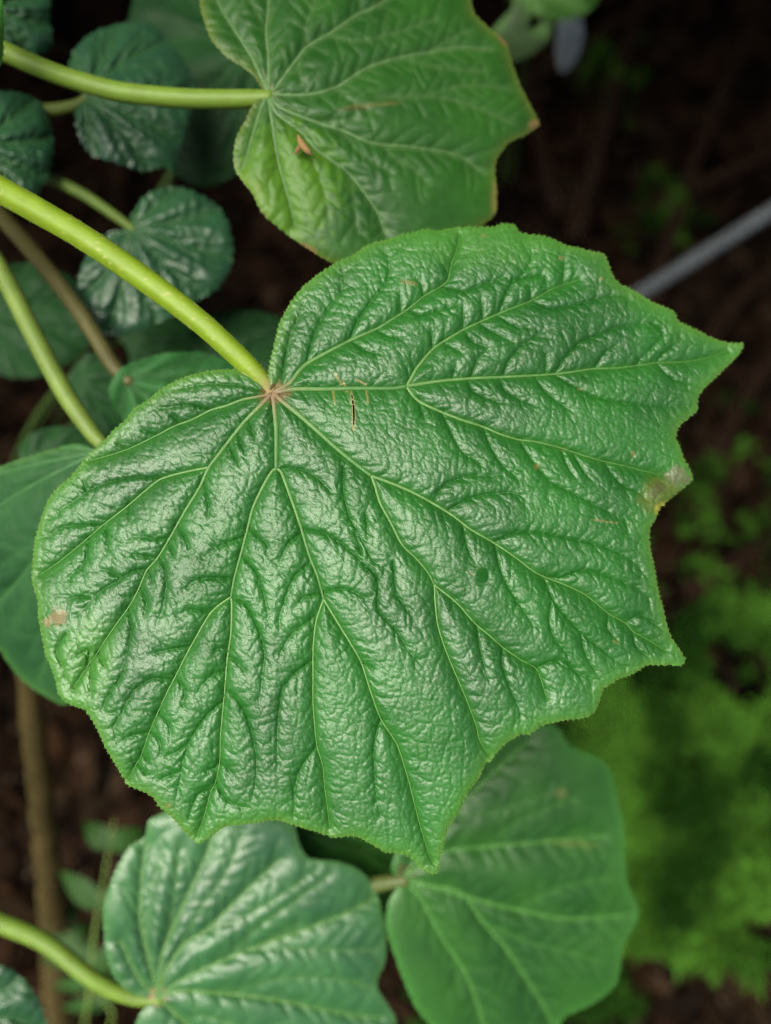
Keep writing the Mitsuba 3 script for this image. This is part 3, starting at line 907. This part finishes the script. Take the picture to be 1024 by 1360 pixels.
# shaded leaves deeper inside the plant
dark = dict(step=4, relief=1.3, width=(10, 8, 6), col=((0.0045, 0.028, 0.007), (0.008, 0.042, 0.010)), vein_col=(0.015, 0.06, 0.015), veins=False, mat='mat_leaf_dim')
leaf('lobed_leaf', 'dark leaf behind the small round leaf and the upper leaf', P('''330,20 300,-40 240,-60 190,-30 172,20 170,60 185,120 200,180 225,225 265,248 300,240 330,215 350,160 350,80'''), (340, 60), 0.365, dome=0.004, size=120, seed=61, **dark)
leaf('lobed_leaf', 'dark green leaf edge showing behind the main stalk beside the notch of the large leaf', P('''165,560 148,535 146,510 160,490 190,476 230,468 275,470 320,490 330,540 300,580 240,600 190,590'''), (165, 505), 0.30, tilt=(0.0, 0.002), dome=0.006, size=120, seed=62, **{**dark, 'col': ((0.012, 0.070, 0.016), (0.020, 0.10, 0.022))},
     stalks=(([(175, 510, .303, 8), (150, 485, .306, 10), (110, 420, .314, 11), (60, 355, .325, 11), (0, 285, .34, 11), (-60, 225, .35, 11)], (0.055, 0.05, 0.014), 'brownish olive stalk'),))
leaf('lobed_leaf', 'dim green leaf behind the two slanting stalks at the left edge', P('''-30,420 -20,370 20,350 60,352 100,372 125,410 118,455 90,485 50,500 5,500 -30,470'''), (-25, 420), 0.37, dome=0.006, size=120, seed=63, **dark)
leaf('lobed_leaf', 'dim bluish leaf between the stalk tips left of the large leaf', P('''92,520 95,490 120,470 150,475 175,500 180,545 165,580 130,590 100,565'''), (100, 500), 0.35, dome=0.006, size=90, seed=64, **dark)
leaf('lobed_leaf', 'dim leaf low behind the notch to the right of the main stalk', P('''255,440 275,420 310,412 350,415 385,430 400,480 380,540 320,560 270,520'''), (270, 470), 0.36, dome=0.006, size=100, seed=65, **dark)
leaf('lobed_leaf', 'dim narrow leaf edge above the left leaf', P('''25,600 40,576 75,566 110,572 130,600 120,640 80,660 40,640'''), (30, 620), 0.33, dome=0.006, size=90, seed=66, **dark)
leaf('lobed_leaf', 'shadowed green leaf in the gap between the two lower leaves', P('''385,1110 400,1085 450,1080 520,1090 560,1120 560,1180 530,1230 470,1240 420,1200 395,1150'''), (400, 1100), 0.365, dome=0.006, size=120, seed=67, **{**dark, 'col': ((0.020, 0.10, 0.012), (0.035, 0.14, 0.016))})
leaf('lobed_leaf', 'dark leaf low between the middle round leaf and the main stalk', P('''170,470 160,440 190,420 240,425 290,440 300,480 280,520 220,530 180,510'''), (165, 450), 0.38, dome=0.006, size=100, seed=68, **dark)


# sliver of a bright leaf at the left edge, top
leaf('lobed_leaf', 'bright green leaf sliver at the very left edge near the top', P('-80,40 -60,-10 -20,-30 0,-10 5,20 5,60 2,85 -20,105 -60,90'), (-70, 45), 0.25, size=100, n=5, step=2.5, col=((0.05, 0.19, 0.03), (0.07, 0.22, 0.03)), seed=71, third=None)
# leaves beyond the upper leaf, top right
leaf('lobed_leaf', 'blurred green leaf cut by the top edge right of the upper leaf', P('700,8 715,-40 770,-50 800,-20 790,8 765,24 740,26 715,22'), (705, -5), 0.46, size=100, n=5, step=4, col=((0.022, 0.075, 0.010), (0.032, 0.09, 0.012)), mat='mat_leaf_dim', seed=72, third=None, base=(0.16, 0.95), veins=False, relief=0.6)
leaf('lobed_leaf', 'blurred greyish green leaf curl hugging the right rim of the upper leaf', P('655,40 680,10 690,-20 702,-10 704,20 700,40 712,36 728,24 734,40 722,60 700,76 676,82 655,70'), (690, -10), 0.44, size=100, n=4, step=4, col=((0.022, 0.045, 0.016), (0.035, 0.065, 0.024)), mat='mat_leaf_dim', seed=73, third=None, base=(0.16, 0.95), veins=False, relief=0.5)
leaf('withered_leaf', 'withered pale blue-grey leaf tip hanging near the top edge', P('742,30 756,18 772,24 775,48 768,74 754,96 742,92 738,64'), (756, 20), 0.5, size=60, n=3, step=3, dome=0.02, col=((0.15, 0.18, 0.20), (0.22, 0.25, 0.27)), vein_col=(0.2, 0.24, 0.26), seed=74, third=None, base=(0.16, 0.95), veins=False, relief=0.6, mat='mat_dull')

# ================================================================== STEMS, ROD, ROOTS
def rod(name, label, cat, pts, colour, mat='mat_earth', sides=18, rough=0.0, seed=0, group=None):
    t = thing(name, label, cat, group)
    q = np.asarray(pts, float)
    s = np.concatenate([[0], np.cumsum(np.linalg.norm(np.diff(q[:, :3], axis=0), axis=1))])
    g = np.linspace(0, s[-1], max(8, int(s[-1] / 0.006)))
    w = np.stack([np.interp(g, s, q[:, k]) for k in range(4)], 1)
    k = np.ones(9) / 9
    for c in range(4):
        w[:, c] = np.convolve(np.pad(w[:, c], 4, 'edge'), k, 'valid')
    tv, tf = tube(w[:, :3], w[:, 3], sides)
    if rough:
        ctr = np.vstack([np.repeat(w[:, :3], sides, 0), w[:1, :3], w[-1:, :3]])
        tv = ctr + (tv - ctr) * (1 + rough * 2 * (meshkit.fbm(tv / 0.014, 3, seed=seed) - 0.5))[:, None]
    c = np.tile(colour, (len(tv), 1)) * (0.55 + 0.9 * meshkit.fbm(tv / 0.012, 3, seed=seed + 1))[:, None]
    scene[t] = mikit.ply((tv, tf), mat, smooth=True, color=c)
    return t


def pix(px, py, d, r):
    return (*at(px, py, d), r)


rod('grey_rod', 'smooth grey round rod slanting behind the large leaf at the right edge', 'rod',
    [pix(1330, 90, .50, .0050), pix(1024, 281, .55, .0053), pix(850, 390, .60, .0056), pix(640, 520, .68, .007), pix(520, 600, .80, .007)], (0.048, 0.054, 0.063), 'mat_dull')
rod('plant_stem', 'blurred brown upright plant stem at the lower left', 'stem',
    [pix(25, 760, .40, .0050), pix(36, 880, .42, .0054), pix(50, 1020, .46, .0064), pix(66, 1160, .52, .0075), pix(76, 1290, .60, .0105), pix(84, 1400, .72, .012), pix(90, 1450, .95, .014)],
    (0.042, 0.032, 0.013), rough=0.3, seed=4)
ROOTS = [((745, 300), (700, 200), (690, 60), .011), ((760, 330), (800, 160), (870, -60), .013), ((860, 420), (900, 230), (1000, 40), .010), ((700, 120), (790, 60), (960, -30), .009),
         ((830, 300), (940, 260), (1080, 190), .009), ((930, 470), (980, 380), (1090, 330), .010), ((940, 620), (985, 520), (1060, 430), .012), ((900, 800), (960, 760), (1060, 700), .010)]
RN = ['arched dark root nearest the rim of the upper leaf', 'long dark root running up to the top edge', 'dark root crossing behind the rod high up', 'dark root lying across near the top edge right of the withered tip',
      'dark root running right above the grey rod', 'dark root below the grey rod at the right edge', 'dark root beside the right tip of the large leaf', 'dark root above the moss at the right edge']
for (p0, p1, p2, r), lab in zip(ROOTS, RN):
    tt = np.linspace(0, 1, 30)[:, None]
    q = (1 - tt) ** 2 * np.array(p0) + 2 * tt * (1 - tt) * np.array(p1) + tt**2 * np.array(p2)
    g = ground_hits(q)
    rod('tree_root', lab, 'root', [(p[0], p[1], ground_z(p[0], p[1]) + 0.012 + 0.012 * math.sin(3.1 * i / 29), r * (1.15 - 0.4 * i / 29)) for i, p in enumerate(g)], (0.016, 0.009, 0.006), rough=0.5, seed=int(p0[0]), group='roots on the forest floor')

# ================================================================== FERN, MOSS, LITTER, CANOPY
def fern(label, rachis, d, n, length, col, seed):
    t = thing('fern_frond', label, 'fern')
    q = spline([(*p, d) for p in rachis], 3.0)
    foot = ground_hits([(rachis[0][0] - 10, rachis[0][1] + 60)])[0]
    pq = at(q[:, 0], q[:, 1], q[:, 2])
    pq = np.vstack([foot + (pq[0] - foot) * np.linspace(0, 1, 20)[:-1, None], pq])
    tv, tf = tube(pq, np.linspace(.0013, .0005, len(pq)), 8)
    part(t, 'midrib', mikit.ply((tv, tf), 'mat_stalk', smooth=True, color=np.tile([0.10, 0.16, 0.03], (len(tv), 1))))
    rng = np.random.default_rng(seed)
    for i in range(n):
        k = int((i + 0.6) / n * (len(q) - 2))
        tan = q[k + 1, :2] - q[k, :2]
        tan /= np.linalg.norm(tan)
        for side in (-1, 1):
            a = math.atan2(tan[1], tan[0]) + side * math.radians(58)
            L = length * (1 - 0.75 * (i / n) ** 1.6) * rng.uniform(0.9, 1.1)
            s = np.linspace(0, 1, 9)
            ax = q[k, :2] + L * s[:, None] * np.array([math.cos(a), math.sin(a)])
            wd = 0.27 * length * np.sin(np.pi * (s * 0.93 + 0.07) ** 0.75) ** 1.1 * 0.75
            nn = np.array([-math.sin(a), math.cos(a)])
            rows = [ax + nn * wd[:, None] * e for e in (-1, 0, 1)]
            dep = d + 0.012 * s**2
            v = np.vstack([at(r[:, 0], r[:, 1], dep - (0.0012 if j == 1 else 0)) for j, r in enumerate(rows)])
            i0 = np.arange(8)
            f = np.vstack([np.stack([i0 + o, i0 + o + 1, i0 + o + 10, ], 1) for o in (0, 9)] + [np.stack([i0 + o, i0 + o + 10, i0 + o + 9], 1) for o in (0, 9)])
            part(t, 'leaflet', leaf_shape(v, f, np.tile(np.array(col) * rng.uniform(0.8, 1.2), (len(v), 1)), 'mat_leaf_dim'))


fern('blurred green fern frond left of the pale lower leaf', [(118, 1330), (124, 1250), (136, 1180), (152, 1088)], .50, 3, 85, (0.014, 0.048, 0.006), 81)
fern('dim fern frond low behind the stalk at the lower left', [(150, 1345), (110, 1290), (85, 1230), (70, 1180)], .56, 6, 56, (0.012, 0.04, 0.006), 82)


def moss():
    rng = np.random.default_rng(91)
    reg = Polygon(P('700,985 760,940 810,900 870,850 930,800 1000,790 1080,780 1100,1285 1024,1285 960,1288 900,1310 850,1335 760,1350 690,1390 560,1420 540,1250 640,1100'))
    x0, y0, x1, y1 = reg.bounds
    pts = []
    while len(pts) < 6500:
        a = rng.uniform((x0, y0), (x1, y1))
        if shapely.contains_xy(reg.buffer(-30 * rng.random()), a[0], a[1]):
            pts.append(a)
    for k in range(90):           # scattered tufts higher up
        pts.append(np.array([rng.normal(945, 45), rng.normal(700, 60)]))
    for k in range(60):
        pts.append(np.array([rng.normal(875, 22), rng.normal(290, 30)]))
    for k in range(50):
        pts.append(np.array([rng.normal(805, 18), rng.normal(120, 30)]))
    V, F, C, n = [], [], [], 0
    for p in ground_hits(pts):
        hump = 0.018 * meshkit.fbm(np.array([[p[0] / .05, p[1] / .05, 0]]), 2, seed=92)[0]
        size = rng.uniform(0.009, 0.019)
        gap = meshkit.fbm(np.array([[p[0] / .024, p[1] / .024, 9.0]]), 2, seed=94)[0]
        if gap < 0.43:
            continue
        hump += 0.09 * (gap - 0.43)
        tone = meshkit.fbm(np.array([[p[0] / .045, p[1] / .045, 3.0]]), 3, seed=93)[0]
        base = np.array([0.007, 0.024, 0.003]) + np.array([0.036, 0.092, 0.010]) * float(sm(0.36, 0.68, tone))
        for j in range(11):
            az, el = rng.uniform(0, 6.283), rng.uniform(0.25, 1.4)
            d = np.array([math.cos(az) * math.cos(el), math.sin(az) * math.cos(el), math.sin(el)])
            s = np.cross(d, [0, 0, 1.0])
            s /= np.linalg.norm(s) + 1e-9
            o = np.array([p[0], p[1], ground_z(p[0], p[1]) - 0.004 + hump]) + rng.normal(0, 0.004, 3) * [1, 1, 0.3]
            L, w = size * rng.uniform(0.7, 1.4), size * 0.13
            V += [o, o + d * L * .5 + s * w, o + d * L * .5 - s * w, o + d * L + [0, 0, -L * .15]]
            F += [(n, n + 1, n + 2), (n + 1, n + 3, n + 2)]
            C += [base * rng.uniform(0.7, 1.25)] * 4
            n += 4
    scene['moss'] = mikit.ply((np.array(V), np.array(F)), 'mat_earth', smooth=False, color=np.array(C))
    labels['moss'] = {'label': 'bright yellow-green moss cushions on the ground at the lower right', 'category': 'moss', 'kind': 'stuff'}


moss()


def litter():
    rng = np.random.default_rng(95)
    V, F, C, n = [], [], [], 0
    q = rng.uniform((-60, -60), (1090, 1420), (1500, 2))
    q = q[~((q[:, 0] > 600) & (q[:, 1] > 880) & (q[:, 1] < 1290))]
    for p in ground_hits(q):
        z = ground_z(p[0], p[1]) + rng.uniform(0.002, 0.014)
        az, tl = rng.uniform(0, 6.283), rng.normal(0, 0.35, 2)
        L, W = rng.uniform(0.010, 0.034), rng.uniform(0.003, 0.010)
        u = np.array([math.cos(az), math.sin(az), tl[0]])
        w = np.array([-math.sin(az), math.cos(az), tl[1]])
        s = np.linspace(-1, 1, 5)
        wid = W * (1 - np.abs(s) ** 2.2 * 0.8)
        mid = np.array([p[0], p[1], z]) + s[:, None] * L * u + np.array([0, 0, 1]) * (0.3 * W * (s**2))[:, None]
        v = np.vstack([mid - w * wid[:, None] + [0, 0, W * .3], mid, mid + w * wid[:, None] + [0, 0, W * .3]])
        i0 = np.arange(4)
        for o in (0, 5):
            F += [tuple(x + n for x in r) for r in np.vstack([np.stack([i0 + o, i0 + o + 1, i0 + o + 6], 1), np.stack([i0 + o, i0 + o + 6, i0 + o + 5], 1)])]
        V.append(v)
        n += len(v)
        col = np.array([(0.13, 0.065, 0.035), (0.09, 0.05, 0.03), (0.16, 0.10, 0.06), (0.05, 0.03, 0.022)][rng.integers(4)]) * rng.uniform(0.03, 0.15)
        C.append(np.tile(col, (len(v), 1)))
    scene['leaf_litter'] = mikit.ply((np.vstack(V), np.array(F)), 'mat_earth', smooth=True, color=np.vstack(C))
    labels['leaf_litter'] = {'label': 'dead brown leaves and bark chips strewn over the dark soil', 'category': 'leaf litter', 'kind': 'stuff'}


litter()


def canopy():
    """The broad tree that overhangs the ground behind the plant, above the picture: it keeps the forest floor in shade."""
    t = thing('shade_tree', 'broad tree standing behind the plant whose low crown shades the forest floor', 'tree')
    rng = np.random.default_rng(97)
    n = 11000
    x, y = rng.uniform(-3.2, 3.6, n), 0.24 + 5.2 * rng.uniform(0, 1, n) ** 1.35
    z = 1.66 + 0.10 * (y - 0.55) + rng.uniform(0, 0.9, n) + 0.3 * N2(x, y, 0.8, 98)
    o = np.stack([x, y, z], 1)
    az, tl = rng.uniform(0, 6.283, n), rng.normal(0, 0.4, (n, 2))
    L, W = rng.uniform(0.07, 0.14, n)[:, None], rng.uniform(0.045, 0.08, n)[:, None]
    u = np.stack([np.cos(az), np.sin(az), tl[:, 0]], 1)
    w = np.stack([-np.sin(az), np.cos(az), tl[:, 1]], 1)
    v = np.stack([o - u * L, o - u * L * .2 + w * W, o + u * L, o - u * L * .2 - w * W, o - u * L * .1 + [0, 0, 0.01]], 1).reshape(-1, 3)
    k = np.arange(n) * 5
    f = np.vstack([np.stack([k + a, k + b, k + 4], 1) for a, b in ((0, 1), (1, 2), (2, 3), (3, 0))])
    c = np.repeat(np.array([0.03, 0.08, 0.02]) * rng.uniform(0.7, 1.3, (n, 1)), 5, 0)
    part(t, 'crown', mikit.ply((v, f), 'mat_dull', smooth=False, color=c))
    b = np.array([(0.9, 4.2, float(ground_z(0.9, 4.2)) - 0.1), (0.92, 4.1, 1.6), (0.85, 3.9, 2.1), (0.7, 3.5, 2.6)])
    tv, tf = tube(b, [0.20, 0.15, 0.12, 0.07], 16)
    part(t, 'trunk', mikit.ply((tv, tf), 'mat_dull', smooth=True, color=np.tile([0.06, 0.04, 0.03], (len(tv), 1))))
    for e in ((-2.2, 1.6, 2.2), (2.8, 1.5, 2.2), (0.3, 0.9, 1.95), (-1.5, 4.6, 2.6), (3.0, 4.5, 2.6)):
        tv, tf = tube(np.array([(0.88, 4.0, 1.9), ((0.88 + e[0]) / 2, (4 + e[1]) / 2, e[2] + 0.05), e]), [0.08, 0.05, 0.015], 10)
        part(t, 'limb', mikit.ply((tv, tf), 'mat_dull', smooth=True, color=np.tile([0.06, 0.04, 0.03], (len(tv), 1))))


canopy()
print('triangles', sum(len(meshkit.WRITTEN[d['filename']][1]) for d in scene.values() if isinstance(d, dict) and 'filename' in d))
